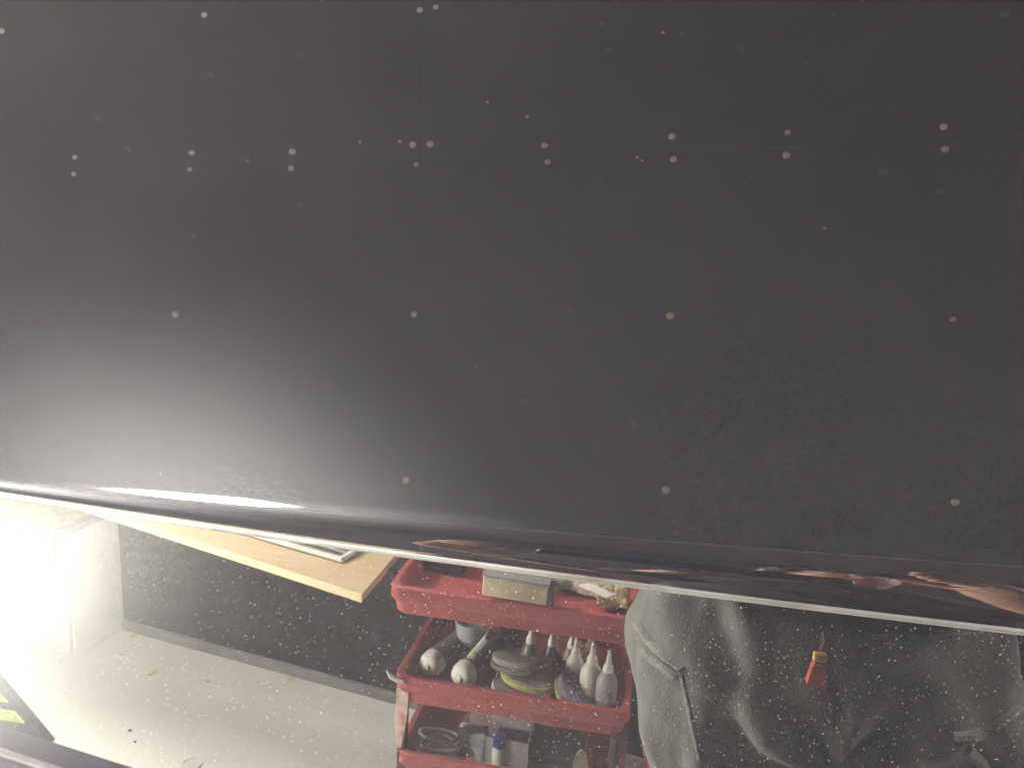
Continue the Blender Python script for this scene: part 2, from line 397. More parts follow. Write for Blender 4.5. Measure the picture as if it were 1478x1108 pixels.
# cream cloth thrown over the cabinet's front edge
def cloth(name, frm, w, over, hang, m, seed, thick=.004, amp=.012, nu=40, nv=34):
    b = MB(); rows = []
    for layer in (0, 1):
        g = []
        for j in range(nv+1):
            row = []
            s = -over + (over+hang)*j/nv
            for i in range(nu+1):
                x = w*i/nu
                if s < 0: y, z = -s, 0
                else: y, z = -.004*(1-math.exp(-s*40)), -s
                n = noise.noise(V((x*7+seed, s*5, seed)))*amp + noise.noise(V((x*22, s*14+seed, 0)))*amp*.35
                e = hang*.25*noise.noise(V((x*5, seed, 3)))*max(0, s/hang)
                y -= abs(n)*(1 if s > 0 else 0) ; z += (abs(n) if s < 0 else 0) + e
                row.append(frm @ V((x, y-.014-(thick*layer if s > 0 else 0), z+.002+(thick*layer if s <= 0 else 0))))
            g.append(row)
        rows.append(g)
    for g in rows:
        b.rings(g, False, False, closed=False)
    for i in range(nu):
        for j in (0, nv): b.rings([[rows[0][j][i], rows[0][j][i+1]], [rows[1][j][i], rows[1][j][i+1]]], False, False, closed=False)
    for j in range(nv):
        for i in (0, nu): b.rings([[rows[0][j][i], rows[0][j+1][i]], [rows[1][j][i], rows[1][j+1][i]]], False, False, closed=False)
    bmesh.ops.remove_doubles(b.bm, verts=b.bm.verts, dist=.0002)
    return b.build(name, m, angle=60)
cf = cfr @ Matrix.Translation(V((.02, 0, CH+.022)))
tag(cloth('cloth', cf, .45, .2, .11, mat('cloth_cream', (.62, .56, .30), .9, bump=.5, bscale=200, sheen=.3), 3), 'cream yellow cloth draped over the front edge of the white cabinet', 'cloth')

# ------------------------------------------------------------------ scraps on the floor
leaf_m = mat('scrap_yellow', (.62, .60, .25), .8); pale_m = mat('scrap_pale', (.62, .58, .46), .8); blk_m = mat('scrap_black', (.02, .02, .02), .7)
def scrap(px, py, w_, h_, rot, m, name, label, seed):
    c = P(px, py, z=.001); b = MB(); n = 10; top, bot = [], []
    for i in range(n):
        a = 2*pi*i/n; r = 1+.35*noise.noise(V((cos(a)*1.5, sin(a)*1.5, seed)))
        x, y = w_*cos(a)*r, h_*sin(a)*r
        q = V((x*cos(rot)-y*sin(rot), x*sin(rot)+y*cos(rot), 0))
        lift = .004*abs(noise.noise(V((a, seed, 1))))+.004*(x/w_)**2
        bot.append(c+q+V((0, 0, lift))); top.append(c+q*.96+V((0, 0, lift+.0012)))
    b.rings([bot, top]); tag(b.build(name, m), label, 'scrap')
scrap(193, 918, .016, .010, .4, leaf_m, 'foam_scrap', 'yellow foam scrap on the floor closest to the foot of the cabinet', 1)
scrap(221, 971, .017, .009, 1.3, leaf_m, 'foam_scrap', 'yellow upright looking scrap on the pale floor in front of the cabinet', 2)
scrap(300, 983, .007, .005, 0, leaf_m, 'foam_scrap', 'tiny yellow crumb in the middle of the pale floor', 3)
scrap(420, 979, .026, .010, -.5, pale_m, 'paper_scrap', 'crumpled pale paper scrap near the skirting of the dark wall', 4)
scrap(176, 945, .006, .004, 0, pale_m, 'paper_scrap', 'small pale speck beside the cabinet base', 5)
scrap(188, 1054, .006, .003, .2, blk_m, 'rubber_crumb', 'larger of two black crumbs on the pale floor', 6)
scrap(195, 1071, .004, .002, .2, blk_m, 'rubber_crumb', 'smaller of two black crumbs on the pale floor', 7)
# faint ring mark on the floor: a clear plastic lid lying there
c = P(277, 1103, z=0); b = MB(); b.lathe((c.x, c.y, .0005), (0, 0, 1), [(0, .026), (.003, .026), (.003, .0235), (.0015, .023), (.0015, .001)], 32)
tag(b.build('plastic_disc', mat('lid_clear', (.55, .55, .52), .3)), 'round translucent plastic lid lying flat on the pale floor', 'lid')

# ------------------------------------------------------------------ low black creeper with lime stripes, bottom left
g0, g2 = P(70, 1062, z=.10), P(215, 1108, z=.10)
cx = (g2-g0); cx.z = 0; cx.normalize()
fr = basis(V((g0.x, g0.y, 0)), cx)
crp = thing('creeper', (g0.x, g0.y, 0), 'low black wheeled creeper board with a shiny rim strip, on the floor', 'creeper')
blk = mat('creeper_black', (.025, .022, .035), .35, var=.2)
lime = mat('lime_stripe', (.50, .60, .16), .6)
sgn = -1
MB().box((-.42, -.55, .055), (.75, 0, .095), fr, .012).build('board', blk, crp)
MB().box((-.41, -.10, .0955), (.74, -.075, .103), fr, .003).build('rim', mat('creeper_rim', (.6, .6, .62), .25, metal=.9), crp)
for x in (-.36, .69):
    for y in (-.48, -.07): MB().lathe(fr @ V((x-.012, y, .027)), fr.to_3x3() @ V((1, 0, 0)), [(0, .02), (.002, .026), (.022, .026), (.024, .02)], 20).build('wheel', blk, crp)

# black bag with lime stripes beyond the creeper, at the very left
q0 = P(74, 1066, z=.02); bd = thing('tool_bag', (q0.x, q0.y, 0), 'black tool bag with lime yellow stripes standing beyond the creeper board', 'bag')
def Q(px, py, dy=0): return P(px, py, y=q0.y+dy)
qa, qb, qc, qd = Q(72, 1072), Q(-12, 972), Q(-190, 905), Q(-210, 1010)
MB().rings([[q+V((0, h, 0)) for q in (qa, qb, qc, qd)] for h in (0, .02)]).build('bag_body', blk, bd, smooth=False)
for (a, b_, c_, d_) in (((-120, 965), (-2, 998), (12, 1012), (-120, 984)), ((-120, 1000), (22, 1026), (36, 1042), (-120, 1020))):
    MB().rings([[Q(*q)+V((0, h, 0)) for q in (a, b_, c_, d_)] for h in (-.004, -.0005)]).build('stripe', lime, bd, smooth=False)

# ------------------------------------------------------------------ red cart
red = mat('cart_red', (.35, .066, .058), .55, var=.18, scale=18, bump=.15, bscale=120, dirt=(.28, .060, .055))
K = V((-.48, 1.07, 0)); KL, KD = .500, .36
cart = thing('tool_cart', (K.x+KL/2, K.y+KD/2, 0), 'red plastic three tier tool cart loaded with bottles and polishing pads', 'cart')
def rrect(x0, x1, y0, y1, r, z, n=5):
    pts = []
    for cx_, cy_, a0 in ((x1-r, y1-r, 0), (x0+r, y1-r, 90), (x0+r, y0+r, 180), (x1-r, y0+r, 270)):
        for k in range(n+1):
            a = R(a0+90*k/n); pts.append(V((cx_+r*cos(a), cy_+r*sin(a), z)))
    return pts
def tray(x0, x1, y0, y1, zt, h):
    prof = [(-.030, -h), (-.012, -h), (-.008, -h+.004), (-.005, -.034), (.001, -.031), (.003, -.027), (.002, -.002), (0, 0), (-.010, 0), (-.013, -.003), (-.016, -h+.014), (-.022, -h+.008)]
    b = MB(); rs = []
    for o, dz in prof:
        rs.append(rrect(x0-o, x1+o, y0-o, y1+o, .03+o*.5, zt+dz))
    b.rings(rs, True, True); return b
trays = [(K.x, K.x+KL, K.y, K.y+KD, .708, .062), (K.x+.014, K.x+KL-.004, K.y+.004, K.y+KD-.004, .505, .062), (K.x+.020, K.x+KL-.004, K.y+.004, K.y+KD-.004, .331, .056)]
for t_ in trays: tray(*t_).build('tray', red, cart, angle=35)
# moulded ribs on the inside of the trays' front walls
for (x0, x1, y0, y1, zt, h) in trays:
    for k in (.33, .66):
        x = x0+(x1-x0)*k; MB().box((x-.007, y0+.010, zt-h+.012), (x+.007, y0+.022, zt-.001), bevel=.002).build('rib', red, cart)
post = mat('cart_post', (.045, .03, .035), .5, var=.3)
for x in (K.x+.030, K.x+KL-.025):
    for y in (K.y+.022, K.y+KD-.022):
        for za, zc_ in ((.441, .278), (.644, .508)):
            if za > .6 and y < K.y+.1: continue
            lo_, hi_ = sorted((za, zc_)); MB().lathe((x, y, lo_), (0, 0, 1), [(0, .013), (.01, .0115), (hi_-lo_-.01, .0115), (hi_-lo_, .013)], 16).build('post', post, cart)
for x in (K.x+.05, K.x+KL-.04):
    for y in (K.y+.045, K.y+KD-.045):
        MB().lathe((x-.012, y, .04), (1, 0, 0), [(0, .03), (.003, .04), (.021, .04), (.024, .03)], 22).build('caster', blk, cart)
        MB().box((x-.018, y-.018, .06), (x+.018, y+.018, .272), bevel=.004).build('caster_fork', post, cart)
# black mount on the top tray's corner and the peeled white tape on the front post
b = MB(); p = P(572, 822, z=.703); b.lathe((p.x, p.y, .701), (0, 0, 1), [(0, .018), (.004, .017), (.005, .008), (.008, .006)], 18); b.build('corner_cap', post, cart)
px_ = K.x+.030
b = MB(); pts = [(z, .011+.0015*sin(z*90)) for z in [.335+.15*k/14 for k in range(15)]]
g = []
for z, wv in pts:
    u = (z-.335)/.15; wd_ = .004+.009*min(1, u*2.2)*(1 if u < .95 else .7)
    g.append([V((px_+dx*wd_ - .004 + .006*u, K.y+.022-.0128-.002*abs(sin(u*5)), z)) for dx in (-1, -.3, .3, 1)]+[V((px_+dx*wd_ - .004 + .006*u, K.y+.022-.0118-.002*abs(sin(u*5)), z)) for dx in (1, .3, -.3, -1)])
b.rings(g); b.build('peeling_tape', mat('tape_white', (.70, .66, .58), .7, var=.2, scale=40, dirt=(.45, .12, .10)), cart)
b = MB(); q = P(560, 985, z=.50); b.tube([(K.x+.002, K.y-.006, .522), (K.x+.008, K.y-.004, .510), (K.x+.024, K.y-.003, .503), (K.x+.036, K.y-.002, .5)], [.002, .005, .006, .003], 8); b.build('tape_tab', whit, cart)

# things on the top tray
p0, p1 = P(697, 850, y=K.y-.006), P(790, 866, y=K.y-.006)
fx = (p1-p0).normalized(); fr = basis(p0, fx)
wlen = (p1-p0).length
cb = thing('parts_box', p0+V((wlen/2, 0, 0)), 'flat beige card box propped on the front rim of the top tray', 'box')
cream = mat('card_beige', (.55, .47, .32), .7, var=.08, scale=30, bump=.1)
MB().box((0, -.008, -.008), (wlen, .035, .032), fr, .002).build('carton', cream, cb)
MB().box((-.002, -.011, .0325), (wlen+.002, .038, .037), fr, .001).build('lid', mat('card_grey', (.28, .27, .25), .6), cb)
MB().box((wlen+.0005, -.009, -.01), (wlen+.012, .034, .028), fr, .002).build('end_flap', mat('card_dark', (.06, .05, .05), .7), cb)
TZ0 = .662
def rag(px, py, z, w_, d_, h_, rot, m, label, seed, name='cloth', cat='cloth'):
    c = P(px, py, z=z); b = MB(); nu, nv = 28, 20; top, bot = [], []
    for j in range(nv+1):
        rt, rb = [], []
        for i in range(nu+1):
            u, v = i/nu*2-1, j/nv*2-1
            x = w_*u*(1+.12*noise.noise(V((v*2, seed, 1)))); y = d_*v*(1+.15*noise.noise(V((u*2, seed, 2))))
            edge = (1-u**6)*(1-v**6)
            hh = h_*edge*(.35+1.1*abs(noise.noise(V((u*1.6+seed, v*1.6, seed*2))))+.5*abs(noise.noise(V((u*4+seed, v*3, 5)))))
            q = V((x*cos(rot)-y*sin(rot), x*sin(rot)+y*cos(rot), 0))
            rt.append(c+q+V((0, 0, hh+.003))); rb.append(c+q+V((0, 0, 0)))
        top.append(rt); bot.append(rb)
    b.rings(top, False, False, closed=False); b.rings(bot, False, False, closed=False)
    for j in (0, nv): b.rings([top[j], bot[j]], False, False, closed=False)
    for i in (0, nu): b.rings([[r[i] for r in top], [r[i] for r in bot]], False, False, closed=False)
    bmesh.ops.remove_doubles(b.bm, verts=b.bm.verts, dist=.0002)
    return tag(b.build(name, m, angle=70), label, cat)
rag(845, 842, TZ0, .055, .05, .055, -.3, mat('rag_cream', (.60, .55, .42), .9, bump=.4, bscale=200), 'largest cream rag heaped at the right end of the top tray', 11)
rag(775, 832, TZ0, .045, .04, .045, .5, mat('rag_yellow', (.58, .50, .24), .9, bump=.4, bscale=200), 'yellowish rag heaped behind the beige box on the top tray', 12)
rag(885, 866, TZ0+.01, .035, .03, .030, .1, mat('rag_straw', (.60, .50, .26), .9, bump=.5, bscale=200), 'small straw coloured rag at the far right corner of the top tray', 13)
def slab(px, py, z, w_, d_, h_, rot, tilt, m, name, label, cat, bev=.002):
    c = P(px, py, z=z); fr = Matrix.Translation(c) @ Matrix.Rotation(rot, 4, 'Z') @ Matrix.Rotation(tilt, 4, 'Y')
    b = MB(); b.box((-w_/2, -d_/2, 0), (w_/2, d_/2, h_), fr, bev); return tag(b.build(name, m), label, cat)
slab(862, 853, .705, .085, .026, .004, -.75, -.12, mat('paper_white', (.75, .73, .66), .7), 'folded_paper', 'white folded paper strip lying slanted over the top tray rags', 'paper', .0008)
slab(762, 836, .712, .11, .022, .004, -.9, .1, bpy.data.materials['paper_white'], 'folded_paper', 'white paper strip crossing the yellowish rag on the top tray', 'paper', .0008)
slab(640, 815, .664, .12, .06, .03, -.1, 0, mat('black_case', (.02, .02, .022), .5), 'tool_case', 'flat black tool case at the left of the top tray', 'case', .005)
slab(800, 846, .672, .05, .035, .02, .3, 0, mat('green_sponge', (.22, .24, .16), .9, bump=.5), 'sponge', 'dull green sponge between the rags on the top tray', 'sponge', .005)

# things on the middle tray
MZ = .459
grey_b = mat('bottle_milky', (.56, .56, .50), .35, var=.10, scale=25)
cap_w = mat('cap_white', (.88, .87, .81), .5, var=.03)
def lying(px, py, qx, qy, label):
    z = MZ+.027; a = P(px, py, z=z+.004); c = P(qx, qy, z=z); d = (c-a).normalized()
    t = thing('spray_bottle', a, label, 'bottle', 'white capped bottles lying on the middle tray')
    L1 = .15
    MB().lathe(a+d*.030, d, [(0, .022), (.004, .0255), (L1-.02, .0255), (L1-.006, .022), (L1, .014)], 32).build('bottle_body', mat('bottle_smoky', (.16, .15, .15), .3, var=.2) if 'bottle_smoky' not in bpy.data.materials else bpy.data.materials['bottle_smoky'], t)
    MB().lathe(a-d*.006, d, [(0, .001), (0, .008), (.001, .0095), (.004, .0105), (.006, .0165), (.011, .0225), (.020, .0262), (.036, .0275), (.0375, .0255)], 32).build('cap', cap_w, t)
lying(616, 962, 664, 925, 'white capped bottle lying at the left end of the middle tray')
lying(662, 978, 716, 935, 'white capped bottle lying between its twin and the stacked pads')
# clear cup with a brush in it
c = P(680, 943, z=MZ); 
m_, nt_, b_ = nodes('cup_plastic'); b_.inputs['Base Color'].default_value = (.75, .78, .80, 1); b_.inputs['Roughness'].default_value = .25; b_.inputs['Alpha'].default_value = .38
cup = thing('plastic_cup', (c.x, c.y, MZ), 'translucent plastic cup behind the two lying bottles on the middle tray', 'cup')
cr_, chh = .040, .085
MB().lathe((c.x, c.y, MZ), (0, 0, 1), [(0, .001), (0, .030), (.002, .032), (chh, cr_), (chh+.003, cr_+.002), (chh+.003, cr_-.001), (.004, .030), (.003, .001)], 40, cap0=False, cap1=False).build('cup_wall', m_, cup)
MB().lathe((c.x, c.y, MZ+.0045), (0, 0, 1), [(0, .029), (.042, .034), (.043, .001)], 32).build('cup_contents', mat('cup_brown', (.10, .055, .055), .5), cup)
br = thing('brush', (c.x+.01, c.y, MZ+.05), 'wide flat brush leaning in the translucent cup', 'brush')
fb = basis(P(680, 946, z=MZ+.05)+V((0, -.004, 0)), V((.55, .1, .8)), V((.8, 0, -.5)))
MB().box((-.02, -.014, -.006), (.02, .014, .006), fb, .003).build('bristles', mat('brush_yellow', (.50, .46, .28), .9), br)
MB().box((.0205, -.013, -.006), (.062, .013, .006), fb, .003).build('handle', mat('brush_grey', (.38, .38, .37), .5), br)
# dark pot
c = P(740, 935, z=MZ)
pot = thing('paste_pot', (c.x, c.y, MZ), 'dark round paste pot behind the pads on the middle tray', 'pot')
MB().lathe((c.x, c.y, MZ), (0, 0, 1), [(0, .03), (.003, .033), (.05, .033), (.052, .03)], 32).build('pot_body', mat('pot_teal', (.07, .10, .10), .4, var=.3, scale=60), pot)
MB().lathe((c.x, c.y, MZ+.0525), (0, 0, 1), [(0, .035), (.002, .036), (.022, .036), (.025, .033), (.025, .001)], 32).build('lid', mat('pot_lid', (.035, .035, .04), .4), pot)
# squeeze bottles with pointed nozzles
def squeeze(px, py, hh, r, mbody, label, mtip=None, name='squeeze_bottle'):
    """px,py: tip of the nozzle in the photo; the bottle stands on the middle tray below it"""
    tip = P(px, py, z=MZ+hh); t = thing(name, (tip.x, tip.y, MZ), label, 'bottle', 'squeeze bottles with pointed nozzles on the middle tray')
    k = hh/.15
    MB().lathe((tip.x, tip.y, MZ), (0, 0, 1), [(0, r*.85), (.004, r), (.030*k, r*.98), (.06*k, r*1.0), (.082*k, r*.92), (.094*k, r*.66), (.100*k, r*.46)], 30).build('bottle_body', mbody, t)
    MB().lathe((tip.x, tip.y, MZ+.1005*k), (0, 0, 1), [(0, r*.50), (.012*k, r*.46), (.016*k, r*.30), (.030*k, r*.22), (.046*k, r*.15), (.049*k, r*.12)], 24).build('nozzle', mtip or grey_b, t)
tip_m = mat('nozzle_pale', (.70, .69, .60), .4, var=.05)
squeeze(768, 897, .145, .021, mat('bottle_olive', (.11, .11, .07), .4), 'olive squeeze bottle, leftmost of the pointed nozzle bottles', tip_m)
squeeze(798, 902, .140, .017, mat('bottle_dark', (.05, .04, .05), .4), 'dark squeeze bottle with a pale tip, second from the left at the back', tip_m)
squeeze(804, 916, .118, .014, bpy.data.materials['bottle_dark'], 'short dark bottle with a cream tip in front of the taller dark one', tip_m)
squeeze(827, 904, .142, .019, mat('bottle_grey_brown', (.20, .18, .17), .4), 'grey brown squeeze bottle at the back between dark and milky ones', tip_m)
squeeze(853, 908, .146, .020, grey_b, 'milky bottle at the back, half hidden behind the full milky one', tip_m)
squeeze(833, 916, .138, .020, grey_b, 'milky squeeze bottle, leftmost of the three in the front row', tip_m)
squeeze(857, 925, .145, .023, mat('bottle_milky_white', (.72, .70, .61), .35, var=.06), 'brightest milky white squeeze bottle, middle of the front row', tip_m)
squeeze(880, 938, .140, .022, mat('bottle_mauve', (.36, .32, .32), .4, var=.15), 'mauve grey squeeze bottle, rightmost by the person\'s leg', tip_m)
# polishing pads
def pad(c, ax, r, lay, label, grp=None):
    t = thing('polishing_pad', c, label, 'pad', grp)
    h = 0
    for nm, th, rr, mm in lay:
        MB().lathe(V(c)+V(ax).normalized()*h, ax, [(0, .001), (0, rr*r*.96), (th*.15, rr*r), (th*.85, rr*r), (th, rr*r*.96), (th, rr*r*.4), (th-.001, .001)], 44).build(nm, mm, t); h += th+.0005
fg = mat('foam_grey', (.28, .28, .25), .95, var=.12, scale=120, bump=.8, bscale=400)
fy = mat('foam_yellow', (.50, .47, .15), .95, var=.12, scale=120, bump=.8, bscale=400)
fw_ = mat('wool_white', (.72, .70, .60), .95, var=.06, scale=120, bump=.8, bscale=400)
fv = mat('foam_mauve', (.22, .20, .24), .95, var=.12, scale=120, bump=.8, bscale=400)
pg = 'round polishing pads on the middle tray'
pc = P(752, 1003, z=MZ+.008)+V((0, .016, 0)); 
pad(pc, (.02, .10, 1), .066, [('foam', .016, 1, fw_), ('backing', .003, .96, fg)], 'white wool pad at the bottom of the leaning pad stack', pg)
pad(pc+V((.012, .012, .0200)), (.10, .16, 1), .062, [('foam', .013, 1, fy), ('backing', .003, .95, fg)], 'yellow foam pad in the middle of the pad stack', pg)
pad(pc+V((-.008, .022, .0400)), (-.03, .30, 1), .066, [('foam', .012, 1, mat('foam_olive', (.16, .16, .11), .95, bump=.8, bscale=400)), ('face', .014, .97, fg)], 'grey foam pad lying on top of the pad stack', pg)
pv = P(838, 1006, z=MZ+.030)+V((0, .022, 0))
pad(pv+V((-.012, 0, -.010)), (.45, -.25, .85), .050, [('foam', .010, 1.03, fy), ('face', .018, 1, fv)], 'tilted mauve pad with yellow edge leaning beside the stack', pg)

# things on the bottom tray
BZ = .284
c = P(715, 1068, z=BZ+.05)
ct = thing('plastic_tub', (c.x, c.y+.03, BZ), 'clear plastic tub of white bottles on the bottom tray', 'tub')
fr = basis(V((c.x, c.y+.03, BZ)), (1, 0, 0))
for lo_, hi_ in (((-.075, -.05, .002), (.075, .05, .004)), ((-.075, -.05, .004), (.075, -.048, .07)), ((-.075, .048, .004), (.075, .05, .07)), ((-.075, -.048, .004), (-.073, .048, .07)), ((.073, -.048, .004), (.075, .048, .07))):
    MB().box(lo_, hi_, fr, .0008).build('tub_wall', m_, ct)
p = P(685, 1052, z=BZ+.07); tag(MB().box((p.x-.035, p.y-.02, BZ+.006), (p.x+.03, p.y+.02, BZ+.072), bevel=.006).build('white_bottle', mat('pack_white', (.50, .53, .52), .5, var=.2, scale=30)), 'white and pale green pack inside the clear tub', 'pack')
p = P(722, 1060, z=BZ+.075); t = thing('blue_capped_jar', (p.x, p.y, BZ), 'small jar with a deep blue cap in the clear tub', 'jar')
MB().lathe((p.x, p.y, BZ+.005), (0, 0, 1), [(0, .016), (.04, .016), (.045, .012)], 24).build('jar_body', grey_b, t)
MB().lathe((p.x, p.y, BZ+.0505), (0, 0, 1), [(0, .015), (.022, .015), (.024, .012)], 24).build('cap', mat('cap_blue', (.03, .05, .28), .4), t)
p = P(640, 1078, z=BZ+.02)
b = MB(); pts = []
for k in range(90):
    a = k/90*2*pi*3.2; pts.append((p.x+.045*cos(a)+.01*sin(a*2.3), p.y+.03*sin(a), BZ+.006+.0006*k+.004*sin(a*1.7)))
b.tube(pts, .0035, 8); tag(b.build('hose_coil', mat('hose_grey', (.22, .23, .25), .5)), 'loosely coiled grey hose at the left of the bottom tray', 'hose')
p = P(838, 1100, z=BZ+.04); t = thing('scraper', (p.x, p.y, BZ), 'pale green pointed scraper standing in the bottom tray', 'tool')
b = MB(); b.rings([[V((p.x-w2, p.y-.003, z)), V((p.x+w2, p.y-.003, z)), V((p.x+w2, p.y+.003, z)), V((p.x-w2, p.y+.003, z))] for w2, z in ((.012, BZ), (.016, BZ+.03), (.010, BZ+.06), (.002, BZ+.07))]); b.build('blade', mat('scraper_green', (.40, .42, .26), .6), t)
slab(600+180, 1085, BZ, .2, .12, .03, .05, 0, mat('dark_cloth', (.03, .03, .035), .9), 'folded_cloth', 'dark folded cloth filling the back of the bottom tray', 'cloth', .01)

# red boxes on the floor behind the person
for (px, py, w_, d_, h_, lb) in ((1160, 1085, .20, .16, .32, 'red plastic stool standing on the floor between the person\'s legs'), (985, 1085, .16, .2, .40, 'red plastic crate on the floor just behind the person\'s leg')):
    p = P(px, py, y=1.15); z1 = p.z
    t = thing('red_stool' if px > 1100 else 'red_crate', (p.x, 1.15, 0), lb, 'stool' if px > 1100 else 'crate')
    b = MB(); b.rings([rrect(p.x-w_/2+o, p.x+w_/2-o, 1.15+o, 1.15+d_-o, .02, z) for o, z in ((.03, z1-.03), (0, z1-.03), (0, z1-.002), (.004, z1), (.02, z1))]); b.build('seat', red, t)
    for sx in (-1, 1):
        for sy in (0, 1):
            x, y = p.x+sx*(w_/2-.03), 1.15+.03+sy*(d_-.06)
            MB().box((x-.018, y-.018, 0), (x+.018, y+.018, z1-.031), bevel=.004).build('leg', red, t)
    MB().box((p.x-w_/2+.02, 1.165, z1*.45), (p.x+w_/2-.02, 1.172, z1*.9), bevel=.002).build('side_panel', red, t)

# ------------------------------------------------------------------ the photographer
exec_person = True
skin_m = mat('skin', (.42, .22, .14), .55, var=.08, scale=30); skin_m.node_tree.nodes['Principled BSDF'].inputs['Subsurface Weight'].default_value = .1
cloth_g = mat('trousers_grey', (.150, .152, .130), .95, var=.12, scale=22, bump=.3, bscale=350, sheen=.25, dirt=(.09, .092, .08))
shirt_m = mat('shirt_black', (.03, .028, .033), .9, var=.2, bump=.5, bscale=200)
BX, BY = .240, .64                       # where the person stands
person = thing('person', (BX, BY, 0), 'person in grey work trousers and dark top holding up a phone', 'person')
def skinned(name, verts, edges, radii, m, parent, sub=2, root=0):
    me = bpy.data.meshes.new(name); o_ = V(parent['o_'])
    me.from_pydata([flip(v)-o_ for v in verts], edges, []); ob = bpy.data.objects.new(name, me); COL.objects.link(ob); ob.parent = parent
    me.materials.append(m)
    md = ob.modifiers.new('skin', 'SKIN'); md.use_smooth_shade = True; md.branch_smoothing = .6
    for v, r in zip(me.skin_vertices[0].data, radii): v.radius = r if isinstance(r, tuple) else (r, r)
    me.skin_vertices[0].data[root].use_root = True
    s = ob.modifiers.new('sub', 'SUBSURF'); s.levels = s.render_levels = sub
    ob['o_'] = parent['o_']; return ob
def body():
    vs, es, rs = [], [], []
    def add(p, r, par=None):
        vs.append(V(p)); rs.append(r)
        if par is not None: es.append((par, len(vs)-1))
        return len(vs)-1
    x, y = BX, BY
    pel = add((x, y, .93), (.15, .10)); sp = add((x, y, 1.08), (.135, .095), pel); ch = add((x, y-.005, 1.26), (.15, .10), sp)
    up = add((x, y-.01, 1.38), (.13, .08), ch); nk = add((x, y-.015, 1.45), .052, up); nk2 = add((x, y-.03, 1.52), .052, nk)
    jaw = add((x, y-.055, 1.555), (.060, .066), nk2); mid = add((x, y-.04, 1.62), (.074, .090), jaw); tp = add((x, y-.03, 1.685), (.070, .085), mid); add((x, y-.03, 1.725), (.04, .05), tp)
    for s, hx, hy in ((-1, -.155, .372), (1, .232, .235)):
        hz = .035 if s > 0 else 0
        sh = add((x+s*.17, y, 1.40), .052, up); el = add((x+s*.27, y-.06, 1.16), .041, sh)
        if s < 0: el_p = vs[el] = V((x-.25, y-.02, 1.18))
        wr = add((hx+s*.055, hy+.06, 1.33 if s < 0 else 1.36), .027, el)
        # hand: palm, four fingers curled round the phone, thumb on the near side
        pm = add((hx+s*.035, hy+.028, 1.375+hz), (.044, .030) if s > 0 else (.030, .018), wr); kn = add((hx+s*.02, hy+.012, 1.42+hz), (.040, .020) if s > 0 else (.036, .015), pm)
        for k in range(4):
            zz = 1.405+hz+(.018 if s > 0 else .021)*k; fr_ = 1.3 if s > 0 else 1
            ln = (.82, .95, 1.0, .92)[k]
            a = add((hx+s*.014, hy-.020, zz), .0095*fr_, kn); b2 = add((hx-s*.014*ln, hy-.034, zz+.003), .0088*fr_, a); add((hx-s*.036*ln, hy-.030, zz+.006), .0078*fr_, b2)
        a = add((hx+s*.012, hy+.036, 1.402+hz), .0125, pm); b2 = add((hx-s*.012, hy+.034, 1.420+hz), .0105, a); add((hx-s*.034, hy+.024, 1.432+hz), .0092, b2)
    for s in (-1, 1):
        hp = add((x+s*.12, y, .86), (.085, .085), pel); kn = add((x+s*.13, y-.02, .50), .056, hp); ca = add((x+s*.125, y+.01, .32), .050, kn); an = add((x+s*.124, y+.02, .09), .036, ca)
        ft = add((x+s*.126, y-.05, .04), (.042, .03), an); add((x+s*.128, y-.14, .03), (.038, .022), ft)
    return skinned('body', vs, es, rs, skin_m, person, 2)
body()
hd = V((BX, BY-.04, 1.62))
b = MB()
for s in (-1, 1): 
    MB().lathe(hd+V((s*.030, -.086, .005)), (0, -1, 0), [(0, .012), (.004, .0105), (.007, .006), (.008, .0008)], 16).build('eye', mat('eye_white', (.6, .6, .6), .3) if s < 0 else bpy.data.materials['eye_white'], person)
    MB().lathe(hd+V((s*.080, .01, -.005)), (s, 0, .1), [(0, .012), (.006, .022), (.012, .026), (.015, .020), (.012, .010)], 16, 1.3).build('ear', skin_m, person)
MB().tube([hd+V((0, -.088, .02)), hd+V((0, -.100, -.005)), hd+V((0, -.108, -.022)), hd+V((0, -.094, -.034))], [.008, .010, .014, .008]).build('nose', skin_m, person)
MB().tube([hd+V((-.024, -.085, -.052)), hd+V((-.008, -.094, -.050)), hd+V((.008, -.094, -.050)), hd+V((.024, -.085, -.052))], [.003, .006, .006, .003], 8).build('mouth', mat('lips', (.35, .12, .10), .5), person)
b = MB(); rs_ = []
for j in range(15):
    th = pi*.60*j/14
    rs_.append([hd+V((sin(th)*cos(a)*.094, .012+sin(th)*sin(a)*.112, .030+cos(th)*.102))*1 + V((0, 0, .012*noise.noise(V((cos(a)*3, sin(a)*3, th*4))))) for a in [2*pi*i/32 for i in range(32)]])
for r_ in rs_:
    for i, q in enumerate(r_):
        if q.y < hd.y-.05 and q.z < hd.z+.062: q.y = hd.y-.05; q.z = max(q.z, hd.z+.062)
b.rings(rs_, True, True); b.build('hair', mat('hair_black', (.015, .013, .012), .6, bump=.8, bscale=300), person)

